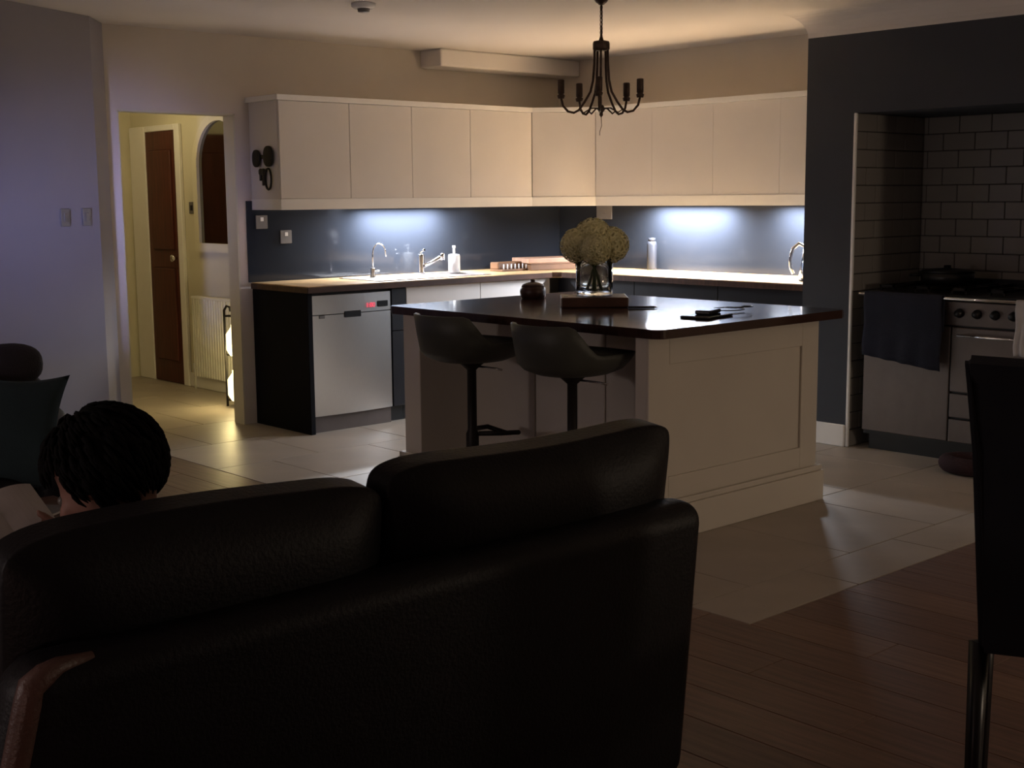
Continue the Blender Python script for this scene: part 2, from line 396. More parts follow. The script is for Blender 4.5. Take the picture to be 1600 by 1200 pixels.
# lantern stand just inside the hall
ls = thing('lantern_stand', 'black metal stand holding two lit glass lanterns just inside the doorway', 'lantern stand', (4.77, 8.02, 0))
for dx, dy in ((-.12, -.1), (.12, -.1), (-.12, .1), (.12, .1)):
    b = nb(); px, py = 4.77+dx, 8.02+dy; s = 1 if dx > 0 else -1
    tube(b, [(px, py, 0), (px, py, .64), (px-s*.0, py, .68), (px-s*.02, py, .71), (px-s*.045, py, .70), (px-s*.05, py, .67)], .009, 8); obj('leg', b, M['iron'], ls)
for z in (.05, .37):
    b = nb(); box(b, 4.65, 4.89, 7.92, 8.12, z-.008, z, .002, 1); obj('shelf', b, M['iron'], ls)
b = nb(); tube(b, [(4.65, 7.92, .64), (4.89, 7.92, .64), (4.89, 8.12, .64), (4.65, 8.12, .64)], .007, 8, True); obj('top_rail', b, M['iron'], ls)
for z, nm in ((.05, 'lower'), (.37, 'upper')):
    b = nb(); lathe(b, [(0, z), (.06, z), (.085, z+.04), (.085, z+.15), (.05, z+.2), (.05, z+.215), (0, z+.215)], (4.685, 8.0, 0), 20)
    tag(obj('lantern', b, M['lantern']), 'glowing glass lantern on the %s shelf of the black stand' % nm, 'lantern', 'lanterns on the stand')

# ------------------------------------------------------------------ wall cabinets
UY = 7.01; UX = 6.91; UB, UT = 1.45, 2.055
def door_y(parent, x0, x1):   # front facing -y
    return bxo('door', M['cab'], parent, x0+.0015, x1-.0015, UY, UY+.02, UB+.002, UT-.002, .0015, 1)
units = [(4.445, 4.974, 5.481, 'pale handleless wall cabinet nearest the doorway, dark hooks on its side'), (5.481, 5.995, 6.582, 'pale handleless double wall cabinet left of the angled corner cabinet')]
for x0, xm, x1, lb in units:
    u = thing('wall_cabinet', lb, 'cabinet', ((x0+x1)/2, 7.2, UB), 0, 'wall cabinets')
    bxo('carcass', M['cab'], u, x0, x1-.001, UY+.021, YB-.003, UB, UT); door_y(u, x0, xm); door_y(u, xm, x1)
u = thing('wall_cabinet', 'angled corner wall cabinet behind the chandelier', 'cabinet', (6.95, 7.1, UB), 0, 'wall cabinets')
CYN = UY-(UX-6.582)      # right end of the diagonal
b = nb(); prism(b, [(6.583, YB-.003), (6.583, UY+.022), (6.60, UY+.018), (UX+.018, CYN+.02), (UX+.022, CYN+.001), (XR-.003, CYN+.001), (XR-.003, YB-.003)], UB, UT); obj('carcass', b, M['cab'], u)
b = nb(); d = .7071*.02
prism(b, [(6.585, UY-.002), (UX-.002, CYN+.002), (UX-.002+d, CYN+.002+d), (6.585+d, UY-.002+d)], UB+.002, UT-.002); obj('door', b, M['cab'], u)
ye = 4.53; sp_ = [CYN, CYN-.54, CYN-1.08, CYN-1.62, ye]
for k, lb in ((0, 'pale wall cabinet right of the angled corner cabinet'), (2, 'pale wall cabinet against the dark chimney breast')):
    a, mid, e = sp_[k], sp_[k+1], sp_[k+2]
    u = thing('wall_cabinet', lb, 'cabinet', (7.05, (a+e)/2, UB), 0, 'wall cabinets')
    bxo('carcass', M['cab'], u, UX+.021, XR-.003, e+.001, a, UB, UT)
    for q0, q1 in ((a, mid), (mid, e)): bxo('door', M['cab'], u, UX, UX+.02, q1+.0005, q0-.0005, UB+.002, UT-.002, .0008, 1)
def strip(name, off, z0, z1, th):
    """moulding that follows the cabinet fronts"""
    b = nb(); o = off
    outer = [(4.445-o, YB), (4.445-o, UY-o), (6.582-o*.414, UY-o), (UX-o, CYN-o*.414), (UX-o, ye)]
    i = o-th
    inner = [(4.445-i, YB), (4.445-i, UY-i), (6.582-i*.414, UY-i), (UX-i, CYN-i*.414), (UX-i, ye)]
    for j in range(4):
        prism(b, [outer[j], outer[j+1], inner[j+1], inner[j]], z0, z1)
    return struct(name, b, M['white'])
strip('trim_6', .022, UT, UT+.033, .05)
strip('trim_7', .003, 1.383, UB, .022)
# under-cabinet lamps
spots = ['cool white strip lamp shining on the splashback above the sink', 'cool white strip lamp under the wall cabinets at the middle of the right worktop', 'cool white strip lamp under the wall cabinet beside the chimney breast']
for (x, y, z, e, ax), lb in zip(LAMPS, spots):
    t = thing('under_cabinet_light', lb, 'lamp', (x, y, 1.45), 0, 'under-cabinet strip lamps')
    a, c = (.34, .03) if ax == 'x' else (.03, .34)
    bxo('housing', M['chrome'], t, x-a, x+a, y-c, y+c, z+.003, 1.449, .004, 1)
    bxo('lens', M['led'], t, x-a+.01, x+a-.01, y-c+.008, y+c-.008, z-.002, z+.004, .002, 1)

# dark hooks on the side of the cabinets
hk = thing('hook_rack', 'dark iron hook rack with two rounded lobes on the side of the wall cabinets', 'hooks', (4.44, 7.18, 1.70))
b = nb(); X = 4.438
pillow(b, (X-.012, 7.255, 1.705), .012, .045, .055, .8, .8); obj('lobe', b, M['iron'], hk)
b = nb(); pillow(b, (X-.012, 7.115, 1.715), .012, .055, .065, .8, .8); obj('lobe', b, M['iron'], hk)
b = nb(); box(b, X-.010, X, 7.10, 7.28, 1.70, 1.725, .003, 1); obj('back_bar', b, M['iron'], hk)
kk = thing('hanging_keys', 'bunch of dark keys and a ring hanging below the iron hook rack', 'keys', (4.43, 7.16, 1.60))
b = nb(); tube(b, [(X-.010, 7.125+.035*math.cos(a*PI/10), 1.575+.065*math.sin(a*PI/10)) for a in range(20)], .007, 6, True); obj('ring', b, M['iron'], kk)
for dy, l in ((.055, .10), (.085, .07)):
    b = nb(); box(b, X-.012, X-.004, 7.12+dy, 7.142+dy, 1.635-l, 1.64, .002, 1); pillow(b, (X-.008, 7.131+dy, 1.62), .006, .022, .022, .8, .8); obj('key', b, M['iron'], kk)

# ------------------------------------------------------------------ splashback, worktops
b = nb(); box(b, 4.40, XR-.008, YB-.008, YB-.001, .921, 1.44); obj_ = obj('splashback', b, M['glass_splash'])
tag(obj_, 'dark navy glass splashback behind the sink', 'splashback', 'glass splashbacks')
b = nb(); box(b, XR-.008, XR-.001, CYL+.002, YB-.009, .921, 1.44); tag(obj('splashback', b, M['glass_splash']), 'navy glass splashback behind the kettle, brightly lit', 'splashback', 'glass splashbacks')
WY = 6.70; WX = 6.53
b = nb()
prism(b, [(4.415, YB-.009), (4.415, WY), (WX-.05, WY), (WX, WY-.05), (WX, CYL+.003), (XR-.009, CYL+.003), (XR-.009, YB-.009)], .88, .92)
bmesh.ops.bevel(b, geom=[e for e in b.edges], offset=.004, segments=2, affect='EDGES')
wt = tag(obj('worktop', b, M['oak']), 'L-shaped oak worktop along the back and right walls', 'worktop')
b = nb(); ew = .004
box(b, 4.411, WX-.05, WY-ew, WY-.0003, .880, .915); box(b, 4.411, 4.4147, WY-ew, YB-.01, .880, .915); box(b, WX-ew, WX-.0003, CYL+.004, WY-.05, .880, .915)
prism(b, [(WX-.05, WY-.0003), (WX-.0003, WY-.05), (WX-ew, WY-.051), (WX-.051, WY-ew)], .880, .915)
obj('painted_shade_edge', b, M['board'], wt)['label'] = 'dark strip painted as shade on the worktop edge'  # shade on the unlit worktop front, put in as a dark strip
def socket(x, z, lb):
    t = thing('wall_socket', lb, 'socket', (x, YB-.009, z), 0, 'metal wall plates')
    bxo('faceplate', M['greypl'], t, x-.043, x+.043, YB-.018, YB-.0095, z-.043, z+.043, .003, 1)
    bxo('rocker', M['ceramic'], t, x-.012, x+.012, YB-.022, YB-.017, z+.005, z+.03, .002, 1)
socket(4.505, 1.305, 'square metal switch plate under the wall cabinets nearest the doorway'); socket(4.685, 1.206, 'square metal socket plate with a white rocker on the dark splashback, lower of the two')
t = thing('wall_socket', 'pale plate on the splashback above the flowers, under the corner cabinet', 'socket', (XR-.01, 6.85, 1.36), 0, 'metal wall plates')
bxo('faceplate', M['greypl'], t, XR-.018, XR-.009, 6.78, 6.94, 1.28, 1.40, .003, 1)
bxo('rocker', M['greypl'], t, XR-.021, XR-.017, 6.84, 6.87, 1.32, 1.35, .002, 1)

# ------------------------------------------------------------------ base units
b = nb(); box(b, 4.425, 4.458, 6.72, YB-.003, 0, .879, .002, 1); tag(obj('end_panel', b, M['panelblack']), 'tall black end panel of the base units beside the doorway', 'panel')
dw = thing('dishwasher', 'stainless steel dishwasher with a red lit display', 'dishwasher', (4.77, 6.74, 0))
bxo('body', M['black'], dw, 4.462, 5.076, 6.77, 7.33, .02, .875)
b = nb(); n = 14      # gently bowed front
fr = [(4.464+.610*i/n, 6.748-.016*math.sin(PI*i/n)) for i in range(n+1)]
prism(b, fr+[(5.074, 6.768), (4.464, 6.768)], .105, .735); obj('door', b, M['steel'], dw, True).data.polygons.foreach_set('use_smooth', [False]*(n+5))
b = nb(); prism(b, fr+[(5.074, 6.768), (4.464, 6.768)], .74, .858); obj('control_panel', b, M['steel'], dw)
bxo('grip_recess', M['black'], dw, 4.70, 4.83, 6.728, 6.74, .712, .752, .004, 1)
bxo('display', M['black'], dw, 4.965, 5.045, 6.734, 6.744, .765, .802, .002, 1)
bxo('badge', M['greypl'], dw, 4.52, 4.56, 6.737, 6.745, .715, .735, .002, 1)
bxo('kickplate', M['steel2'], dw, 4.464, 5.074, 6.765, 6.79, .0, .10)
cu = bpy.data.curves.new('digits', 'FONT'); cu.body = '1:00'; cu.size = .042; cu.extrude = .001; cu.materials.append(M['digits'])
do = bpy.data.objects.new('digits_text', cu); C.objects.link(do); dme = bpy.data.meshes.new_from_object(do.evaluated_get(bpy.context.evaluated_depsgraph_get())); bpy.data.objects.remove(do)
dg = bpy.data.objects.new('digits', dme); C.objects.link(dg); dg.parent = dw
dg.matrix_local = ORG[dw].inverted() @ Matrix.Translation((4.868, 6.7285, .766)) @ Matrix.Rotation(PI/2, 4, 'X')
def base_y(x0, x1, lb, fm='darkcab'):
    u = thing('base_cabinet', lb, 'cabinet', ((x0+x1)/2, 7.0, 0), 0, 'base cabinets')
    bxo('carcass', M['darkcab'], u, x0+.001, x1-.001, 6.762, 7.33, .10, .879); bxo('plinth', M['black'], u, x0+.001, x1-.001, 6.80, 6.82, 0, .10)
    bxo('drawer', M[fm], u, x0+.002, x1-.002, 6.742, 6.762, .60, .875, .002, 1); bxo('door', M[fm], u, x0+.002, x1-.002, 6.742, 6.762, .105, .596, .002, 1)
    for z in (.855, .575): pass
base_y(5.08, 5.20, 'narrow dark base cabinet right of the dishwasher'); base_y(5.20, 5.84, 'pale fronted base cabinet under the sink', 'cab'); base_y(5.84, 6.50, 'pale fronted base cabinet in the corner behind the island', 'cab')
def base_x(y0, y1, lb):
    u = thing('base_cabinet', lb, 'cabinet', (6.9, (y0+y1)/2, 0), 0, 'base cabinets')
    bxo('carcass', M['darkcab'], u, 6.60, 7.17, y0+.001, y1-.001, .10, .879); bxo('plinth', M['black'], u, 6.64, 6.66, y0+.001, y1-.001, 0, .10)
    bxo('drawer', M['darkcab'], u, 6.58, 6.60, y0+.002, y1-.002, .60, .875, .002, 1); bxo('door', M['darkcab'], u, 6.58, 6.60, y0+.002, y1-.002, .105, .596, .002, 1)
base_x(4.55, 5.28, 'dark base cabinet under the kettle'); base_x(5.28, 6.0, 'dark base cabinet in the middle of the right worktop run'); base_x(6.0, 6.74, 'dark base cabinet on the right run nearest the corner')

# sink, taps, things on the back worktop
sk = thing('sink', 'stainless inset sink with a drainer let into the oak worktop', 'sink', (5.42, 7.02, .92))
b = nb(); o_ = (5.02, 5.98, 6.78, 7.24)
box(b, 5.02, 5.98, 6.78, 6.82, .9205, .926, .002, 1); box(b, 5.02, 5.98, 7.19, 7.24, .9205, .926, .002, 1); box(b, 5.02, 5.44, 6.82, 7.19, .9205, .9245, .001, 1); box(b, 5.94, 5.98, 6.82, 7.19, .9205, .926, .002, 1); obj('rim', b, M['steel'], sk)
b = nb(); box(b, 5.44, 5.94, 6.82, 7.19, .9203, .9215); obj('bowl', b, M['steel2'], sk)
b = nb()
for i in range(7): box(b, 5.07, 5.40, 6.86+i*.045, 6.872+i*.045, .9245, .9275, .001, 1)
o_ = obj('drainer_ridges', b, M['steel'], sk)
tp = thing('mixer_tap', 'chrome mixer tap with an upward slanting spout at the sink', 'tap', (5.70, 7.22, .926))
b = nb(); lathe(b, [(0, .926), (.03, .926), (.03, .935), (.024, .94), (.024, 1.055), (.02, 1.062), (0, 1.062)], (5.70, 7.215, 0), 20); obj('body', b, M['chrome'], tp)
b = nb(); tube(b, [(5.71, 7.205, .975), (5.75, 7.155, 1.005), (5.79, 7.105, 1.04)], [.015, .013, .012], 10); obj('spout', b, M['chrome'], tp)
b = nb(); lathe(b, [(0, 1.02), (.016, 1.02), (.017, 1.06), (.013, 1.066), (0, 1.066)], (5.797, 7.095, 0), 14); obj('nozzle', b, M['chrome'], tp)
b = nb(); tube(b, [(5.70, 7.215, 1.062), (5.70, 7.215, 1.078), (5.69, 7.16, 1.092)], .008, 8); obj('lever', b, M['chrome'], tp)
ft = thing('filter_tap', 'slim gooseneck water tap at the left end of the drainer', 'tap', (5.20, 7.10, .926))
b = nb(); lathe(b, [(0, .926), (.022, .926), (.022, .934), (.016, .938), (.016, .985), (.010, .99), (0, .99)], (5.20, 7.10, 0), 16); obj('base', b, M['chrome'], ft)
b = nb(); P = [(5.20, 7.10, .985), (5.20, 7.10, 1.08)]+[(5.20+.055*(1-math.cos(a*PI/8)), 7.10-.0*a, 1.08+.07*math.sin(a*PI/8)) for a in range(1, 8)]+[(5.31, 7.10, 1.06)]; tube(b, P, .0042, 8); obj('neck', b, M['chrome'], ft)
b = nb(); tube(b, [(5.205, 7.09, .965), (5.215, 7.05, .972)], .006, 8); obj('lever', b, M['ceramic'], ft)
sd = thing('soap_dispenser', 'white soap dispenser with a pump beside the sink', 'dispenser', (5.86, 7.04, .926))
b = nb(); lathe(b, [(0, .9265), (.038, .9265), (.042, .932), (.042, 1.045), (.038, 1.055), (.012, 1.058), (0, 1.058)], (5.90, 7.09, 0), 24); obj('bottle', b, M['ceramic'], sd)
b = nb(); tube(b, [(5.90, 7.09, 1.056), (5.90, 7.09, 1.10)], .009, 8); tube(b, [(5.90, 7.09, 1.10), (5.90, 7.09, 1.116)], .012, 10); tube(b, [(5.90, 7.09, 1.106), (5.885, 7.06, 1.102)], .006, 8); obj('pump', b, M['ceramic'], sd)
bk = thing('plate_rack', 'low dark wooden rack with pale upright pegs on the back worktop', 'rack', (6.42, 7.05, .92))
bxo('base', M['brownwood'], bk, 6.26, 6.56, 6.98, 7.12, .921, .935, .003, 1)
for i in range(8):
    b = nb(); tube(b, [(6.28+i*.037, 6.99, .934), (6.28+i*.037, 6.99, .972)], .005, 6); obj('peg', b, M['paper'], bk)
bxo('top_rail', M['brownwood'], bk, 6.26, 6.56, 7.03, 7.12, .935, .985, .006, 1)
t = thing('bread_board', 'pale thick wooden board lying on the plate rack end, left of the vase', 'board', (6.70, 7.0, .92), math.radians(-14))
b = nb(); box(b, -.21, .21, -.13, .13, .052, .088, .006); obj('slab', b, M['tan'], t, world=False)
b = nb(); box(b, .17, .19, -.03, .03, .0875, .0885); obj('grip_slot', b, M['brownwood'], t, world=False)
t = thing('wooden_box', 'shallow brown wooden box underneath the pale board', 'box', (6.70, 7.0, .92), math.radians(-14))
b = nb(); box(b, -.19, .19, -.12, .12, .001, .046, .004); obj('body', b, M['brownwood'], t, world=False)
b = nb(); box(b, -.195, .195, -.125, .125, .044, .0515, .002); obj('lid', b, M['brownwood'], t, world=False)
gb = thing('glass_bottle', 'slim pale frosted bottle standing against the lit splashback right of the flowers', 'bottle', (7.13, 6.33, .92))
b = nb(); lathe(b, [(0, .9205), (.034, .9205), (.036, .93), (.036, 1.10), (.03, 1.125), (0, 1.125)], (7.13, 6.33, 0), 20); obj('body', b, M['frost'], gb)
b = nb(); lathe(b, [(0, 1.124), (.026, 1.124), (.026, 1.15), (0, 1.15)], (7.13, 6.33, 0), 16); obj('lid', b, M['frost'], gb)
kt = thing('kettle', 'chrome kettle with a curved handle, half hidden behind the chimney breast', 'kettle', (6.83, 4.74, .92))
K = (6.83, 4.735, 0)
b = nb(); lathe(b, [(0, .935), (.085, .935), (.088, .95), (.078, 1.04), (.062, 1.13), (.05, 1.145), (0, 1.145)], K, 28); obj('body', b, M['chrome'], kt)
b = nb(); lathe(b, [(0, .9205), (.085, .9205), (.088, .93), (.08, .936), (0, .936)], K, 24); obj('base', b, M['black'], kt)
b = nb(); lathe(b, [(0, 1.144), (.046, 1.144), (.04, 1.158), (.012, 1.162), (.012, 1.178), (0, 1.18)], K, 20); obj('lid', b, M['chrome'], kt)
b = nb(); q = Vector((-.62, .78, 0)); kc = Vector(K)
tube(b, [kc+q*.052+Vector((0, 0, 1.135)), kc+q*.09+Vector((0, 0, 1.15)), kc+q*.125+Vector((0, 0, 1.12)), kc+q*.14+Vector((0, 0, 1.06)), kc+q*.135+Vector((0, 0, 1.0)), kc+q*.12+Vector((0, 0, .965))], .011, 10); obj('handle', b, M['chrome'], kt)
b = nb(); tube(b, [kc-q*.06+Vector((0, 0, 1.08)), kc-q*.10+Vector((0, 0, 1.12))], [.022, .012], 10); obj('spout', b, M['chrome'], kt)

# ------------------------------------------------------------------ island
isl = thing('kitchen_island', 'cream panelled kitchen island with a dark polished wooden top', 'island', (4.6, 4.4, 0))
IX0, IX1, IY0, IY1 = 3.995, 5.195, 3.56, 5.21; ZT = .872
bxo('core', M['island'], isl, 4.34, IX1-.02, IY0+.02, IY1-.02, .0, ZT)
b = nb()       # near end: frame and recessed panel
box(b, IX0, IX1, IY0+.012, IY0+.075, 0, ZT, .002, 1); obj('near_end_panel', b, M['island'], isl)
for nm, (x0, x1, z0, z1) in {'stile': (IX0, IX0+.13, 0, ZT), 'stile.': (IX1-.13, IX1, 0, ZT), 'rail': (IX0+.13, IX1-.13, ZT-.12, ZT), 'rail.': (IX0+.13, IX1-.13, 0, .27)}.items():
    bxo(nm.strip('.'), M['island'], isl, x0, x1, IY0, IY0+.012, z0, z1, .002, 1)
b = nb(); box(b, IX0, IX1, IY1-.13, IY1, 0, ZT, .003, 1); obj('far_end_panel', b, M['island'], isl)
for i in range(3):
    y0 = IY0+.09+i*(IY1-.14-IY0-.09)/3; y1 = y0+(IY1-.14-IY0-.09)/3
    bxo('back_panel', M['island'], isl, 4.326, 4.34, y0+.004, y1-.004, .13, ZT-.01, .004, 1)
b = nb()
def skirt(b, x0, x1, y0, y1):
    box(b, x0, x1, y0, y1, 0, .145, .003, 1); box(b, x0+.006, x1-.006, y0+.006, y1-.006, .145, .172, .006, 2)
skirt(b, IX0-.03, IX1+.03, IY0-.028, IY0); skirt(b, IX0-.03, IX0, IY0, IY0+.08); skirt(b, IX1, IX1+.03, IY0, IY1+.03); skirt(b, IX0-.03, IX0, IY1-.13, IY1+.03); skirt(b, IX0-.03, IX1, IY1, IY1+.03); skirt(b, 4.298, 4.326, IY0+.08, IY1-.13)
obj('plinth', b, M['island'], isl)
b = nb(); r = .035
def rr(x0, x1, y0, y1, r, n=5):
    p = []
    for cx_, cy_, a0 in ((x1-r, y1-r, 0), (x0+r, y1-r, 90), (x0+r, y0+r, 180), (x1-r, y0+r, 270)):
        p += [(cx_+r*math.cos(math.radians(a0+90*i/n)), cy_+r*math.sin(math.radians(a0+90*i/n))) for i in range(n+1)]
    return p
prism(b, rr(3.965, 5.30, 3.478, 5.30, .04), ZT+.001, .912)
bmesh.ops.bevel(b, geom=[e for e in b.edges if abs(e.verts[0].co.z-e.verts[1].co.z) < 1e-4], offset=.004, segments=2, affect='EDGES')
obj('top', b, M['walnut'], isl)['label'] = 'dark polished wooden top'

# things on the island
ITZ = .912
bd = thing('serving_block', 'thick dark brown wooden block under the flower vase', 'board', (4.66, 4.52, ITZ), math.radians(-43))
b = nb(); box(b, -.165, .165, -.13, .13, .001, .05, .006); obj('slab', b, M['board'], bd, world=False)
b = nb(); box(b, -.15, -.13, -.05, .05, .0495, .0515); obj('groove', b, M['black'], bd, world=False)
VX, VY, VZ = 4.685, 4.54, ITZ+.0515
vs = thing('flower_vase', 'clear cylindrical glass vase with a thick base on the wooden block', 'vase', (VX, VY, VZ))
R = .092
b = nb(); lathe(b, [(0, 0), (R*.96, 0), (R, .006), (R, .185), (R-.006, .187), (R-.007, .182), (R-.008, .03), (R-.02, .022), (0, .022)], (VX, VY, VZ), 40); obj('glass', b, M['vase'], vs)
b = nb(); lathe(b, [(0, .0225), (R-.022, .0228), (R-.0085, .031), (R-.0085, .12), (0, .12)], (VX, VY, VZ), 32); obj('water', b, M['water'], vs)
fl = [(-.062, .052, .245, .088), (.058, -.058, .248, .088), (-.004, .004, .285, .094), (-.045, -.052, .232, .080), (.055, .05, .24, .08)]
heads = ['cream hydrangea head at the left of the vase', 'cream hydrangea head at the right of the vase', 'cream hydrangea head at the top of the bunch', 'cream hydrangea head low at the front of the bunch', 'cream hydrangea head at the back of the bunch']
for (dx, dy, dz, r), lb in zip(fl, heads):
    c = Vector((VX+dx, VY+dy, VZ+dz))
    t = thing('hydrangea', lb, 'flower', tuple(c), 0, 'hydrangeas in the vase')
    b = nb(); ball(b, c, r*.90, 3); obj('core', b, M['petal'], t)
    b = nb(); nf = 150
    for i in range(nf):
        z = 1-2*(i+.5)/nf; ph = i*2.39996; rad = math.sqrt(1-z*z); nrm = Vector((rad*math.cos(ph), rad*math.sin(ph), z))
        p = c+nrm*(r*(.97+.07*random.random())); q = nrm.to_track_quat('Z', 'Y').to_matrix() @ Matrix.Rotation(random.random()*6, 3, 'Z')
        for k in range(4):
            e = Matrix.Rotation(k*PI/2, 3, 'Z'); s = .014
            b.faces.new([b.verts.new(p+q @ (e @ Vector(v))) for v in ((0, 0, 0), (s*.7, -s*.55, .002), (s*1.25, 0, -.002), (s*.7, s*.55, .002))])
    fo = obj('florets', b, M['petal'], t); fo['kind'] = 'stuff'
    b = nb(); base = Vector((VX+dx*-.35, VY+dy*-.35, VZ+.026)); tube(b, [base, base.lerp(c, .55)+Vector((dx*-.15, dy*-.15, 0)), c], .006, 8); obj('stem', b, M['stem'], t)
pt = thing('lidded_pot', 'small dark brown lidded pot on the far side of the island top', 'pot', (4.79, 5.10, ITZ))
P0 = (4.79, 5.10, ITZ)
b = nb(); lathe(b, [(0, .0005), (.06, .0005), (.068, .01), (.070, .04), (.064, .062), (.056, .064), (0, .064)], P0, 28); obj('body', b, M['pot'], pt)
b = nb(); lathe(b, [(0, .063), (.062, .063), (.058, .074), (.03, .084), (.012, .088), (.014, .10), (0, .104)], P0, 28); obj('lid', b, M['pot'], pt)
ph = thing('tablet', 'black tablet lying on the near edge of the island top', 'tablet', (4.56, 3.72, ITZ), math.radians(12))
b = nb(); box(b, -.115, .115, -.075, .075, .0005, .0105, .004); obj('body', b, M['black'], ph, world=False)
b = nb(); box(b, -.105, .105, -.066, .066, .0104, .0112, .0003, 1); obj('screen', b, M['glass_splash'], ph, world=False)
pp = thing('phone', 'small dark phone lying on top of the black tablet', 'phone', (4.60, 3.745, ITZ+.0112), math.radians(20))
b = nb(); box(b, -.075, .075, -.037, .037, .0004, .0184, .006); obj('body', b, M['black'], pp, world=False)
b = nb(); box(b, -.068, .068, -.032, .032, .0183, .0189, .0002, 1); obj('screen', b, M['glass_splash'], pp, world=False)
b = nb(); P = []
for i in range(60):
    a = i/59*4.2*PI; P.append((4.80+.075*math.cos(a)+.10*i/59, 3.80+.05*math.sin(a)+.02*math.sin(a*.5), ITZ+.004+.006*(1+math.sin(a*.7+1))+.012*i/59))
tube(b, P, .0028, 6)
tag(obj('charging_cable', b, M['black']), 'thin dark charging cable looped on the island top beside the tablet', 'cable')
pn = thing('pen', 'thin black pen on the island top beside the wooden block', 'pen', (4.70, 4.24, ITZ))
b = nb(); tube(b, [(4.645, 4.275, ITZ+.006), (4.74, 4.19, ITZ+.006)], .0055, 8); obj('barrel', b, M['black'], pn)
b = nb(); tube(b, [(4.738, 4.192, ITZ+.006), (4.752, 4.18, ITZ+.006)], [.005, .001], 8); obj('tip', b, M['chrome'], pn)

# ------------------------------------------------------------------ bar stools
st = thing('bar_stool', 'grey-green bucket bar stool nearer the sofa, under the island overhang', 'stool', (3.89, 3.90, 0), 0, 'bar stools')
b = nb(); n = 48; rings = []
def top(th):  # th: 0 at the back (-x), pi at the front
    t = abs(th); return .925-.125*sm(math.radians(46), math.radians(80), t)-.012*sm(math.radians(100), PI, t)
spec = [(.30, .700, 0), (.62, .706, 0), (.84, .728, 0), (.95, .757, 0), (1.0, None, .5), (1.03, None, 1), (1.0, None, 1.02), (.94, None, 1), (.90, .795, 0), (.82, .775, 0), (.4, .772, 0)]
c0 = b.verts.new((0, 0, .698))
for rf, z, k in spec:
    row = []
    for i in range(n):
        th = 2*PI*i/n; th = th if th <= PI else th-2*PI
        tz = top(th); zz = z if z is not None else (.757+(tz-.757)*k)
        if z == .795: zz = min(.79, tz-.004)
        fl_ = 1+.05*k*max(0, math.cos(th))
        row.append(b.verts.new(((-.245 if math.cos(th) > 0 else -.27)*rf*fl_*sq(math.cos(th), .85), .225*rf*sq(math.sin(th), .85), zz)))
    rings.append(row)
for i in range(n): b.faces.new((c0, rings[0][(i+1) % n], rings[0][i]))
for A, B in zip(rings, rings[1:]):
    for i in range(n): b.faces.new((A[i], A[(i+1) % n], B[(i+1) % n], B[i]))
b.faces.new(rings[-1]); obj('shell', b, M['stool'], st, True, world=False)
b = nb(); pillow(b, (.02, 0, .785), .195, .185, .022, .6, .75); obj('seat_pad', b, M['stoolpad'], st, world=False)
b = nb(); lathe(b, [(0, .03), (.030, .03), (.030, .36), (.022, .38), (.022, .66), (.05, .685), (.07, .70), (0, .70)], (0, 0, 0), 20); obj('pole', b, M['iron'], st, world=False)
b = nb(); lathe(b, [(0, .001), (.20, .001), (.205, .008), (.19, .016), (.05, .03), (0, .034)], (0, 0, 0), 36); obj('base', b, M['iron'], st, world=False)
b = nb(); tube(b, [(.02, -.02, .36), (.10, -.09, .36), (.19, -.11, .355), (.215, 0, .335), (.19, .11, .355), (.10, .09, .36), (.02, .02, .36)], .012, 8); obj('footrest', b, M['iron'], st, world=False)
b = nb(); tube(b, [(0, -.02, .68), (.03, -.13, .675), (.04, -.17, .67)], .005, 6); obj('lever', b, M['chrome'], st, world=False)
dup(st, (3.89, 4.56, 0), 0, 'grey-green bucket bar stool at the far end, nearer the dishwasher')

# ------------------------------------------------------------------ range cooker
rc = thing('range_cooker', 'wide stainless range cooker in the tiled alcove', 'cooker', (6.45, 3.55, 0))
RY0, RY1 = 3.00, 4.115; RX = 6.45
bxo('body', M['black'], rc, RX+.02, NB-.02, RY0, RY1, .09, .88)
bxo('plinth', M['black'], rc, RX+.05, RX+.07, RY0+.02, RY1-.02, .0, .09)
bxo('hob', M['black'], rc, RX-.005, NB-.02, RY0-.002, RY1+.002, .88, .91, .006)
bxo('upstand', M['black'], rc, NB-.05, NB-.02, RY0, RY1, .91, .96, .004)
for i in range(5):
    y = RY0+.12+i*.22
    b = nb(); box(b, RX+.10, NB-.10, y-.006, y+.006, .925, .94); box(b, RX+.10, NB-.10, y+.074, y+.086, .925, .94)
    for xx in (RX+.10, RX+.35, NB-.12): box(b, xx, xx+.012, y-.006, y+.086, .925, .94); box(b, xx, xx+.012, y-.006, y+.006, .91, .926); box(b, xx, xx+.012, y+.074, y+.086, .91, .926)
    obj('pan_support', b, M['iron'], rc)
bxo('control_panel', M['steel2'], rc, RX, RX+.022, RY0, RY1, .748, .876, .004)
for i in range(9):
    y = 3.533-.101*(i-4) if True else 0
    if not (RY0+.04 < y < RY1-.04): continue
    b = nb(); lathe(b, [(0, 0), (.024, 0), (.026, .006), (.019, .012), (.017, .034), (0, .036)], seg=16)
    bmesh.ops.transform(b, matrix=Matrix.Translation((RX, y, .815)) @ Matrix.Rotation(-PI/2, 4, 'Y'), verts=b.verts); obj('knob', b, M['black'], rc)
def rdoor(nm, y0, y1, z0, z1, handle=True):
    o = bxo(nm, M['steel2'], rc, RX-.004, RX+.02, y0+.003, y1-.003, z0+.003, z1-.003, .005)
    if handle:
        b = nb(); zz = z1-.045 if z1-z0 > .15 else (z0+z1)/2+.02
        tube(b, [(RX-.03, y0+.05, zz), (RX-.03, y1-.05, zz)], .007, 8); tube(b, [(RX-.03, y0+.07, zz), (RX, y0+.07, zz)], .006, 6); tube(b, [(RX-.03, y1-.07, zz), (RX, y1-.07, zz)], .006, 6)
        obj('handle', b, M['chrome'], o)
    return o
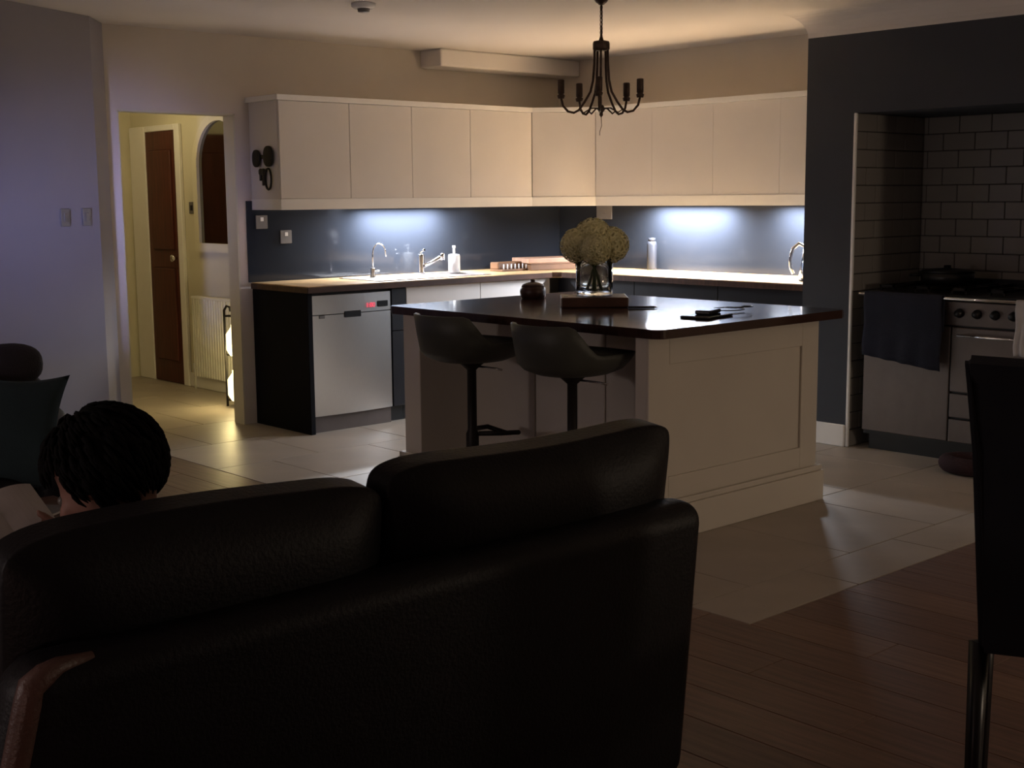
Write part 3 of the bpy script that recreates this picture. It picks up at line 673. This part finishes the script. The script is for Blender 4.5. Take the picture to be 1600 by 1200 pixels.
rdoor('oven_door', 3.578, RY1, .11, .742)
rdoor('oven_door', RY0, 3.578, .385, .742); rdoor('drawer', RY0, 3.578, .245, .382, False); rdoor('drawer', RY0, 3.578, .11, .242, False)
b = nb(); tube(b, [(RX-.055, RY0+.01, .895), (RX-.055, RY1+.005, .895)], .009, 10)
for y in (RY0+.03, RY1-.01): tube(b, [(RX-.055, y, .895), (RX+.01, y, .88)], .008, 8)
obj('front_rail', b, M['chrome'], rc)
# towels on the rail
def hang(name, lb, y0, y1, zt, zb0, zb1, m, wav=.006):
    b = nb(); n, k = 26, 14
    def X(s, i): return RX-.055-.013-.004*s-wav*s*math.sin(i*.9+s)
    F = []
    for j in range(k+1):
        s = j/k; row = []
        for i in range(n+1):
            u_ = i/n; y = y1+(y0-y1)*u_; zb = zb0+(zb1-zb0)*u_+.0015*math.sin(i*1.3)
            row.append(b.verts.new((X(s, i), y+.004*math.sin(j*.7), zt+(zb-zt)*s)))
        F.append(row)
    Bk = []
    for j in range(k+1):
        s = j/k*.55; row = []
        for i in range(n+1):
            u_ = i/n; y = y1+(y0-y1)*u_
            row.append(b.verts.new((RX-.055+.013-.002*s, y, zt+(zb0-zt)*s)))
        Bk.append(row)
    for G_ in (F, Bk):
        for j in range(k):
            for i in range(n): b.faces.new((G_[j][i], G_[j][i+1], G_[j+1][i+1], G_[j+1][i]))
    for i in range(n): b.faces.new((F[0][i], F[0][i+1], Bk[0][i+1], Bk[0][i]))
    o = obj(name, b, m, None, True); md = o.modifiers.new('thick', 'SOLIDIFY'); md.thickness = .004; md.offset = 1
    return tag(o, lb, 'towel', 'towels on the cooker rail')
hang('hand_towel', 'dark navy towel hanging over the left of the cooker rail', 3.60, 4.075, .91, .555, .50, M['towel'])
hang('hand_towel', 'pale tea towel on the cooker rail behind the dining chair', 3.03, 3.185, .905, .62, .62, M['paper'])
pn = thing('cast_iron_pot', 'low black pot at the left back of the cooker hob', 'pot', (6.85, 3.86, .94))
b = nb(); lathe(b, [(0, .941), (.13, .941), (.145, .955), (.15, 1.01), (0, 1.01)], (6.85, 3.84, 0), 28); obj('body', b, M['black'], pn)
b = nb(); lathe(b, [(0, 1.009), (.152, 1.009), (.13, 1.022), (.02, 1.03), (.02, 1.045), (0, 1.047)], (6.85, 3.84, 0), 28); obj('lid', b, M['black'], pn)
b = nb(); tube(b, [(6.74, 3.95, .99), (6.73, 4.0, .99), (6.80, 4.02, .99), (6.83, 3.98, .99)], .008, 8); obj('handle', b, M['black'], pn)
rm = thing('pet_bed', 'low dark red padded bed on the floor in front of the cooker', 'bed', (6.20, 3.36, 0))
b = nb(); n = 24; c = Vector((6.28, 3.33, 0)); tube(b, [c+Vector((.10*math.cos(a*2*PI/n), .14*math.sin(a*2*PI/n), .046)) for a in range(n)], .045, 12, True); obj('bolster', b, M['redfab'], rm)
b = nb(); pillow(b, c+Vector((0, 0, .03)), .09, .13, .028, .5, .9); obj('pad', b, M['redfab'], rm)

# ------------------------------------------------------------------ chandelier
cx, cy_ = 4.795, 4.60
ch = thing('chandelier', 'dark bronze chandelier with five unlit candle arms over the island', 'chandelier', (cx, cy_, 1.85))
b = nb(); lathe(b, [(0, CEIL-.001), (.05, CEIL-.001), (.05, CEIL-.03), (.03, 2.40), (.012, 2.385), (0, 2.382)], (cx, cy_, 0), 24); obj('ceiling_rose', b, M['bronze'], ch)
z = 2.385; b = nb(); k = 0
while z > 2.235:
    tube(b, [(cx+(.007*math.cos(a*PI/5) if k % 2 else 0), cy_+(0 if k % 2 else .007*math.cos(a*PI/5)), z-.013+.013*math.sin(a*PI/5)) for a in range(10)], .0025, 5, True); z -= .02; k += 1
tube(b, [(cx, cy_, 2.385), (cx+.004, cy_, 2.31), (cx, cy_, 2.22)], .0025, 5); obj('chain', b, M['bronze'], ch)
b = nb(); lathe(b, [(0, 2.23), (.008, 2.23), (.012, 2.215), (.038, 2.21), (.042, 2.20), (.042, 2.172), (.036, 2.165), (0, 2.165)], (cx, cy_, 0), 24); obj('collar', b, M['bronze'], ch)
view = Vector((-cx, -cy_, 0)).normalized(); side = Vector((view.y, -view.x, 0))*-1
for a in (-3, 69, 141, 213, 285):
    d = view*math.cos(math.radians(a))+Vector((sy, -cy, 0))*math.sin(math.radians(a))
    def q(r, z): return Vector((cx, cy_, 0))+d*r+Vector((0, 0, z))
    ar = nb(); tube(ar, [q(.034, 2.185), q(.036, 2.10), q(.042, 2.02), q(.055, 1.965), q(.085, 1.915), q(.115, 1.875), q(.14, 1.862), q(.17, 1.868), q(.195, 1.895), q(.205, 1.935)], .006, 8); ao = obj('arm', ar, M['bronze'], ch)
    b = nb(); tube(b, [q(.05, 1.885), q(.09, 1.862), q(.11, 1.874), q(.10, 1.90)], .004, 6); obj('scroll', b, M['bronze'], ao)
    b = nb(); lathe(b, [(0, 1.93), (.016, 1.93), (.020, 1.945), (.012, 1.952), (.017, 1.955), (.017, 2.02), (.013, 2.022), (0, 2.022)], q(.205, 0), 14); obj('candle_sleeve', b, M['bronze'], ao)
b = nb(); tube(b, [(cx, cy_, 2.17), (cx, cy_, 1.90)], .004, 8); lathe(b, [(0, 1.905), (.012, 1.90), (.02, 1.88), (.008, 1.862), (.01, 1.852), (0, 1.838)], (cx, cy_, 0), 16)
for a in (-3, 69, 141, 213, 285):
    d = view*math.cos(math.radians(a))+Vector((sy, -cy, 0))*math.sin(math.radians(a)); tube(b, [Vector((cx, cy_, 1.885)), Vector((cx, cy_, 1.885))+d*.055], .0035, 6)
obj('finial', b, M['bronze'], ch)
b = nb(); tube(b, [(cx, cy_, 1.84), (cx+.004, cy_, 1.80), (cx-.006, cy_+.004, 1.77), (cx-.006, cy_+.004, 1.752)], .0016, 5); obj('pull_cord', b, M['bronze'], ch)
dt = thing('smoke_detector', 'round smoke detector on the ceiling above the kitchen', 'smoke detector', (4.205, 5.77, CEIL))
b = nb(); lathe(b, [(0, CEIL-.001), (.065, CEIL-.001), (.065, CEIL-.018), (.05, CEIL-.028), (0, CEIL-.028)], (4.205, 5.77, 0), 24); obj('base', b, M['ceramic'], dt)
b = nb(); lathe(b, [(0, CEIL-.027), (.034, CEIL-.027), (.03, CEIL-.045), (0, CEIL-.048)], (4.205, 5.77, 0), 20); obj('sensor', b, M['greypl'], dt)
# switch plates on the lounge wall
wd = Vector((math.cos(h2), math.sin(h2), 0)); wn = Vector((math.sin(h2), -math.cos(h2), 0))
for s, lb in ((.12, 'dark light switch on the left wall, nearer the doorway'), (.30, 'dark light switch on the left wall, farther from the doorway')):
    c = Vector((p1.x, p1.y, 1.36))-wd*s
    t = thing('light_switch', lb, 'switch', tuple(c), h2, 'switches on the left wall')
    b = nb(); box(b, -.035, .035, -.010, -.001, -.05, .05, .003, 1); obj('faceplate', b, M['greypl'], t, world=False)
    b = nb(); box(b, -.014, .014, -.015, -.009, -.025, .025, .002, 1); obj('rocker', b, M['greypl'], t, world=False)

# ------------------------------------------------------------------ sofa in front
so = thing('sofa', 'dark brown leather two-seat sofa seen from behind', 'sofa', (1.5, 2.3, 0))
SX0, SX1 = .70, 2.31
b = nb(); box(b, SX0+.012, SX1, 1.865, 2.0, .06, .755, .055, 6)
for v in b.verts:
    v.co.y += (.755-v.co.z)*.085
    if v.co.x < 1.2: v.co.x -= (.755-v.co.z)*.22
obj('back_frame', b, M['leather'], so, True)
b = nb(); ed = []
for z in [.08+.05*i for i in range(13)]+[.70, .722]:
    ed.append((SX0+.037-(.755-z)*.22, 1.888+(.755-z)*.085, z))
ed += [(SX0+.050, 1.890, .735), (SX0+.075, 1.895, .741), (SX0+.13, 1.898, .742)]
tube(b, ed, [.023]*13+[.023, .022, .020, .016, .010], 12); obj('painted_lit_edge', b, M['leather_lit'], so, True)['label'] = 'tan strip painted as the lit sofa edge'  # paler strip painted as the highlight along the rounded sofa corner
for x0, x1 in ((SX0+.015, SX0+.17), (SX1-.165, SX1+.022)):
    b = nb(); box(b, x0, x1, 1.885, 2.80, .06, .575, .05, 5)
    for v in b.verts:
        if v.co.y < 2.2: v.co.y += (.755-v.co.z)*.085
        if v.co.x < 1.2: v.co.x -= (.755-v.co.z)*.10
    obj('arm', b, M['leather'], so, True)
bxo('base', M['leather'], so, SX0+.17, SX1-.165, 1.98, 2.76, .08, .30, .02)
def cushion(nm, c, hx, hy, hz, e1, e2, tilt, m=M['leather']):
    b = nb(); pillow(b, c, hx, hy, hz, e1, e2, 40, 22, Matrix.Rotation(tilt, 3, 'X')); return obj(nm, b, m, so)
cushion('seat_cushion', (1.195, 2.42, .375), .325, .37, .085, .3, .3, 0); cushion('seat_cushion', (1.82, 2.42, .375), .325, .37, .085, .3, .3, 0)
for x0, x1, zt in ((.735, 1.478, .925), (1.484, 2.325, .932)):
    b = nb(); t = bmesh.new(); bmesh.ops.create_cube(t, size=1)
    bmesh.ops.subdivide_edges(t, edges=t.edges[:], cuts=9, use_grid_fill=True)
    for v in t.verts:
        u_, w_, q_ = v.co.x*2, v.co.y*2, v.co.z*2
        r_ = .24; L = lambda a: math.copysign(max(0, abs(a)-(1-r_)), a)      # round the rim, plump the faces
        ex, ez = L(u_)/r_, L(q_)/r_; ln = math.hypot(ex, ez); k_ = 1/max(1, ln)
        ux = u_-(ex-ex*k_)*r_*.35; qz = q_-(ez-ez*k_)*r_*1.0
        th = (1-.62*max(abs(u_)**8, abs(q_)**5))*(1+.12*(1-u_*u_)*(1-q_*q_))
        v.co = Vector(((x1-x0)/2*ux, .10*w_*th, .245*qz+.010*math.sin(u_*2.2+x0*3)*(q_ > 0)*q_))
    for f in t.faces: f.smooth = True
    merge(b, t, Matrix.Translation(((x0+x1)/2, 2.06, zt-.245)) @ Matrix.Rotation(math.radians(7), 4, 'X')); cu_ = obj('back_cushion', b, M['leather'], so); md = cu_.modifiers.new('smooth', 'SUBSURF'); md.levels = 1; md.render_levels = 2
for x, y in ((SX0+.06, 1.93), (SX1-.06, 1.93), (SX0+.06, 2.72), (SX1-.06, 2.72)):
    b = nb(); lathe(b, [(0, .001), (.02, .001), (.03, .07), (0, .07)], (x, y, 0), 12); obj('foot', b, M['iron'], so)

# ------------------------------------------------------------------ dining chair at the right
dcx = thing('dining_chair', 'dark navy high-backed dining chair at the right edge, seen from behind', 'chair', (2.64, 1.145, 0), math.radians(-65))
b = nb()   # upholstered back: local +y points away from the camera, x to the right
prof = [(.0, .47), (.0, .6), (-.01, .9), (-.04, 1.04), (-.065, 1.085), (-.045, 1.10), (.0, 1.09), (.045, 1.02), (.065, .9), (.075, .6), (.08, .47)]
A = [b.verts.new((-.20-.022*sm(.6, .95, z)-.026*sm(.93, 1.05, z), y, z+.02*sm(.8, 1.0, z))) for y, z in prof]; B = [b.verts.new((.235+(.02 if z > 1.0 else 0), y, z)) for y, z in prof]
n = len(prof)
for i in range(n): b.faces.new((A[i], A[(i+1) % n], B[(i+1) % n], B[i]))
b.faces.new(A[::-1]); b.faces.new(B)
bmesh.ops.bevel(b, geom=[e for e in b.edges if abs(e.verts[0].co.x-e.verts[1].co.x) < .1], offset=.012, segments=3, affect='EDGES'); obj('backrest', b, M['navy'], dcx, world=False)
b = nb(); box(b, -.17, .235, .03, .50, .47, .54, .03, 4); obj('seat', b, M['navy'], dcx, world=False)
for x, y0, y1 in ((-.20, .045, -.02), (.20, .045, -.02), (-.20, .44, .45), (.20, .44, .45)):
    b = nb(); tube(b, [(x, y0, .48), (x, y1, .001)], [.022, .015], 4); obj('leg', b, M['black'], dcx, world=False)

# ------------------------------------------------------------------ armchair, cushions and coffee table at the left
ac = thing('armchair', 'dark leather armchair by the left wall holding a teal cushion', 'armchair', (1.72, 5.25, 0), math.radians(-20))
b = nb(); box(b, -.42, .42, .24, .42, .06, .715, .06, 5); obj('backrest', b, M['leather'], ac, True, world=False)
for s in (-1, 1):
    b = nb(); box(b, s*.42-.08, s*.42+.08, -.42, .40, .06, .58, .06, 5); obj('arm', b, M['leather'], ac, True, world=False)
b = nb(); box(b, -.34, .34, -.40, .26, .06, .26, .02); obj('base', b, M['leather'], ac, world=False)
b = nb(); pillow(b, (0, -.08, .35), .335, .34, .085, .35, .35); obj('seat_cushion', b, M['leather'], ac, world=False)
def scatter(nm, lb, c, s, th, rot, m, pinch=.10):
    b = nb(); n = 18; F = []; Bk = []
    def P(i, j, sg):
        u_, v = i/n*2-1, j/n*2-1; k = 1-pinch*(1-u_*u_*.0)*(1-abs(v)**2)*(abs(u_)**3)-0
        k2 = 1-pinch*(1-abs(u_)**2)*(abs(v)**3)
        h = ((1-u_**4)*(1-v**4))**.5*th
        return Vector((u_*s*k, sg*h, v*s*k2))
    for sg, G_ in ((1, F), (-1, Bk)):
        for i in range(n+1): G_.append([b.verts.new(P(i, j, sg)) for j in range(n+1)])
    for G_ in (F, Bk):
        for i in range(n):
            for j in range(n): f = b.faces.new((G_[i][j], G_[i+1][j], G_[i+1][j+1], G_[i][j+1])); f.smooth = True
    bmesh.ops.remove_doubles(b, verts=b.verts, dist=1e-4)
    bmesh.ops.transform(b, matrix=Matrix.Translation(c) @ rot.to_4x4(), verts=b.verts)
    return tag(obj(nm, b, m), lb, 'cushion')
scatter('scatter_cushion', 'teal scatter cushion with pointed corners on the leather armchair', (1.85, 4.91, .585), .23, .075, Matrix.Rotation(math.radians(-40), 3, 'Z') @ Matrix.Rotation(math.radians(-14), 3, 'X') @ Matrix.Rotation(math.radians(4), 3, 'Y'), M['teal'], .16)
b = nb(); pillow(b, (2.00, 5.21, .80), .13, .10, .085, .8, .8); 
tag(obj('round_cushion', b, M['brownfab']), 'small dark brown round cushion on top of the armchair back', 'cushion')
tb = thing('coffee_table', 'low dark coffee table beyond the sofa, partly out of frame', 'table', (1.55, 4.15, 0), 0)
bxo('tabletop', M['board'], tb, 1.20, 1.86, 3.85, 4.50, .37, .405, .006)
for x in (1.25, 1.81):
    for y in (3.90, 4.45): bxo('leg', M['board'], tb, x-.02, x+.02, y-.02, y+.02, .001, .37)
mg = thing('magazine', 'pale magazine lying on the coffee table at the left edge', 'magazine', (1.62, 4.30, .405), math.radians(35))
b = nb(); box(b, -.11, .14, -.15, .15, .0005, .008, .001, 1); obj('pages', b, M['paper'], mg, world=False)
b = nb(); box(b, -.11, .14, -.15, .15, .008, .0092, .0003, 1); obj('cover', b, M['greypl'], mg, world=False)

# ------------------------------------------------------------------ person reading on the sofa
ps = thing('person', 'dark-haired person in a dark top, seen from behind, bent over an open book', 'person', (1.05, 2.40, .46))
def capsule(bm, a, c, ra_, rb_):
    a, c = Vector(a), Vector(c); n = 6
    tube(bm, [a.lerp(c, i/n) for i in range(n+1)], [ra_+(rb_-ra_)*i/n for i in range(n+1)], 14); ball(bm, a, ra_, 2); ball(bm, c, rb_, 2)
HC = Vector((1.045, 2.295, .94))       # head centre
hrot = Matrix.Rotation(math.radians(38), 3, 'Z') @ Matrix.Rotation(math.radians(-30), 3, 'X')    # local +y is the face
def H(x, y, z): return HC+hrot @ Vector((x, y, z))
b = nb()
ball(b, H(0, -.012, .02), 1, 3, (.076, .096, .088), hrot); ball(b, H(0, .03, -.03), 1, 3, (.062, .068, .085), hrot); ball(b, H(0, .055, -.085), 1, 2, (.034, .034, .028), hrot)
capsule(b, H(0, .088, .0), H(0, .110, -.028), .008, .013)
for s in (-1, 1):
    ball(b, H(s*.078, -.005, -.008), 1, 2, (.010, .020, .032), hrot)
    ball(b, H(s*.038, .075, -.03), 1, 2, (.022, .018, .02), hrot)
capsule(b, H(-.018, .090, -.060), H(.018, .090, -.060), .008, .008)
NK = Vector((1.04, 2.235, .77))
capsule(b, H(0, -.03, -.05), NK, .052, .056)
PV = Vector((1.06, 2.37, .55))
capsule(b, NK+Vector((0, -.01, -.02)), (1.04, 2.25, .70), .075, .11); capsule(b, (.97, 2.26, .70), (.99, 2.36, .55), .10, .12); capsule(b, (1.11, 2.26, .70), (1.12, 2.36, .55), .10, .12)
SH = {-1: Vector((.87, 2.27, .735)), 1: Vector((1.20, 2.27, .735))}
EL = {-1: Vector((.80, 2.40, .57)), 1: Vector((1.27, 2.42, .58))}
WR = {-1: Vector((.87, 2.575, .745)), 1: Vector((1.10, 2.60, .752))}
for s in (-1, 1):
    capsule(b, NK+Vector((s*.03, 0, -.03)), SH[s], .055, .058); capsule(b, SH[s], EL[s], .052, .042); capsule(b, EL[s], WR[s], .040, .026)
    hp = PV+Vector((s*.085, 0, -.02)); kn_ = Vector((1.06+s*.11, 2.76, .63)); an = Vector((1.06+s*.10, 2.86, .16))
    capsule(b, hp, kn_, .085, .058); capsule(b, kn_, an, .055, .036); capsule(b, an+Vector((0, -.02, -.08)), an+Vector((0, .15, -.10)), .04, .032)
# hands: palm, four fingers curling under the book edge, a thumb on the page
BK = Vector((.985, 2.64, .80))
for s in (-1, 1):
    w = WR[s]; e = Vector((BK.x+s*.075, 2.625, .768)); dr = (e-w).normalized()
    capsule(b, w, w+dr*.06, .024, .026); pal = w+dr*.06
    latv = Vector((0, 1, .25)).normalized()
    for k, L in enumerate((.062, .070, .066, .052)):
        st_ = pal+latv*(k-1.5)*.017; inn_ = Vector((-s, .25, .1)).normalized()
        k1 = st_+(dr*.5+inn_*.5)*L*.45; k2 = k1+(inn_*.9+Vector((0, 0, .25)))*L*.35; k3 = k2+(inn_*.7+Vector((0, 0, .45)))*L*.28
        capsule(b, st_, k1, .0092, .0088); capsule(b, k1, k2, .0088, .0082); capsule(b, k2, k3, .0082, .007)
    ts = w+dr*.03+latv*-.012; capsule(b, ts, ts+Vector((-s*.012, -.012, .035)), .011, .010); capsule(b, ts+Vector((-s*.012, -.012, .035)), ts+Vector((-s*.035, .0, .055)), .010, .008)
tmp = bpy.data.meshes.new('t'); b.to_mesh(tmp); b.free(); to = bpy.data.objects.new('t', tmp); C.objects.link(to)
md = to.modifiers.new('r', 'REMESH'); md.mode = 'VOXEL'; md.voxel_size = .0065
md = to.modifiers.new('s', 'SMOOTH'); md.factor = .5; md.iterations = 4
dgx = bpy.context.evaluated_depsgraph_get(); me = bpy.data.meshes.new_from_object(to.evaluated_get(dgx)); me.name = 'body'
bpy.data.objects.remove(to)
me.materials.clear(); me.materials.append(M['cloth']); me.materials.append(M['skin'])
me.transform(Matrix.Translation(-Vector((1.05, 2.40, .46))))
for p in me.polygons:
    c = p.center+Vector((1.05, 2.40, .46)); p.use_smooth = True
    head = c.z > NK.z+.035 and abs(c.x-HC.x) < .2 and c.y < 2.48
    hand = any((c-WR[s]).dot((Vector((BK.x+s*.075, 2.625, .768))-WR[s]).normalized()) > -.005 and (c-WR[s]).length < .17 for s in (-1, 1)) and c.z > .69
    p.material_index = 1 if head or hand else 0
bo = bpy.data.objects.new('body', me); C.objects.link(bo); bo.parent = ps; ORG[bo] = ORG[ps]
for s in (-1, 1):
    b = nb(); ball(b, H(s*.031, .080, -.006), .011, 2); obj('eye', b, M['eye'], ps)
b = nb()
t = bmesh.new(); bmesh.ops.create_icosphere(t, subdivisions=5, radius=1)
for v in t.verts:
    d = v.co.copy(); n_ = 1+.03*math.sin(9*d.x+4*d.z)+.025*math.sin(13*d.y-7*d.z)+.02*math.sin(21*d.z+11*d.x)
    v.co = Vector((d.x*.094, d.y*.116, d.z*.106))*n_
for f in t.faces: f.smooth = True
dele = [v for v in t.verts if v.co.y > .055 and v.co.z < .045 or v.co.z < -.075 or (v.co.y > .02 and v.co.z < -.02)]
bmesh.ops.delete(t, geom=dele, context='VERTS')
merge(b, t, Matrix.Translation(H(0, -.016, .018)) @ hrot.to_4x4())
for i in range(700):      # locks of hair
    z = random.uniform(-.65, 1); ph = random.uniform(0, 2*PI); rad = math.sqrt(max(0, 1-z*z)); d = Vector((rad*math.cos(ph), rad*math.sin(ph), z))
    if d.y > .35 and d.z < .45 or (d.y > .15 and d.z < -.2): continue
    p = Vector((d.x*.094, d.y*.116-.016, d.z*.106+.018)); dn = Vector((d.x*.3, d.y*.3-.1, -.9)); dn = (dn-d*dn.dot(d)); dn = dn.normalized() if dn.length > .05 else Vector((0, -1, 0)).cross(d)
    pts = [p*.97, p+d*.003+dn*.014, p+d*.003+dn*.028, p-d*.002+dn*.042]
    tube(b, [HC+hrot @ q_ for q_ in pts], [.004, .0055, .004, .001], 5)
obj('hair', b, M['hair'], ps)
bkx = thing('open_book', 'open book with pale pages held by the person on the sofa', 'book', tuple(BK), math.radians(12))
brot = Matrix.Rotation(math.radians(38), 4, 'X')
for s in (-1, 1):
    b = nb(); n = 8
    pr = [(s*.10*i/n, .012*math.sin(PI*i/n*.9)+.004) for i in range(n+1)]
    prism(b, pr+[(s*.10, -.0), (0, -.004)], -.075, .075, 'y')
    bmesh.ops.transform(b, matrix=brot, verts=b.verts); obj('page_block', b, M['paper'], bkx, world=False)
b = nb(); box(b, -.105, .105, -.08, .08, -.0085, -.0045, .001, 1); bmesh.ops.transform(b, matrix=brot, verts=b.verts); obj('cover', b, M['pot'], bkx, world=False)
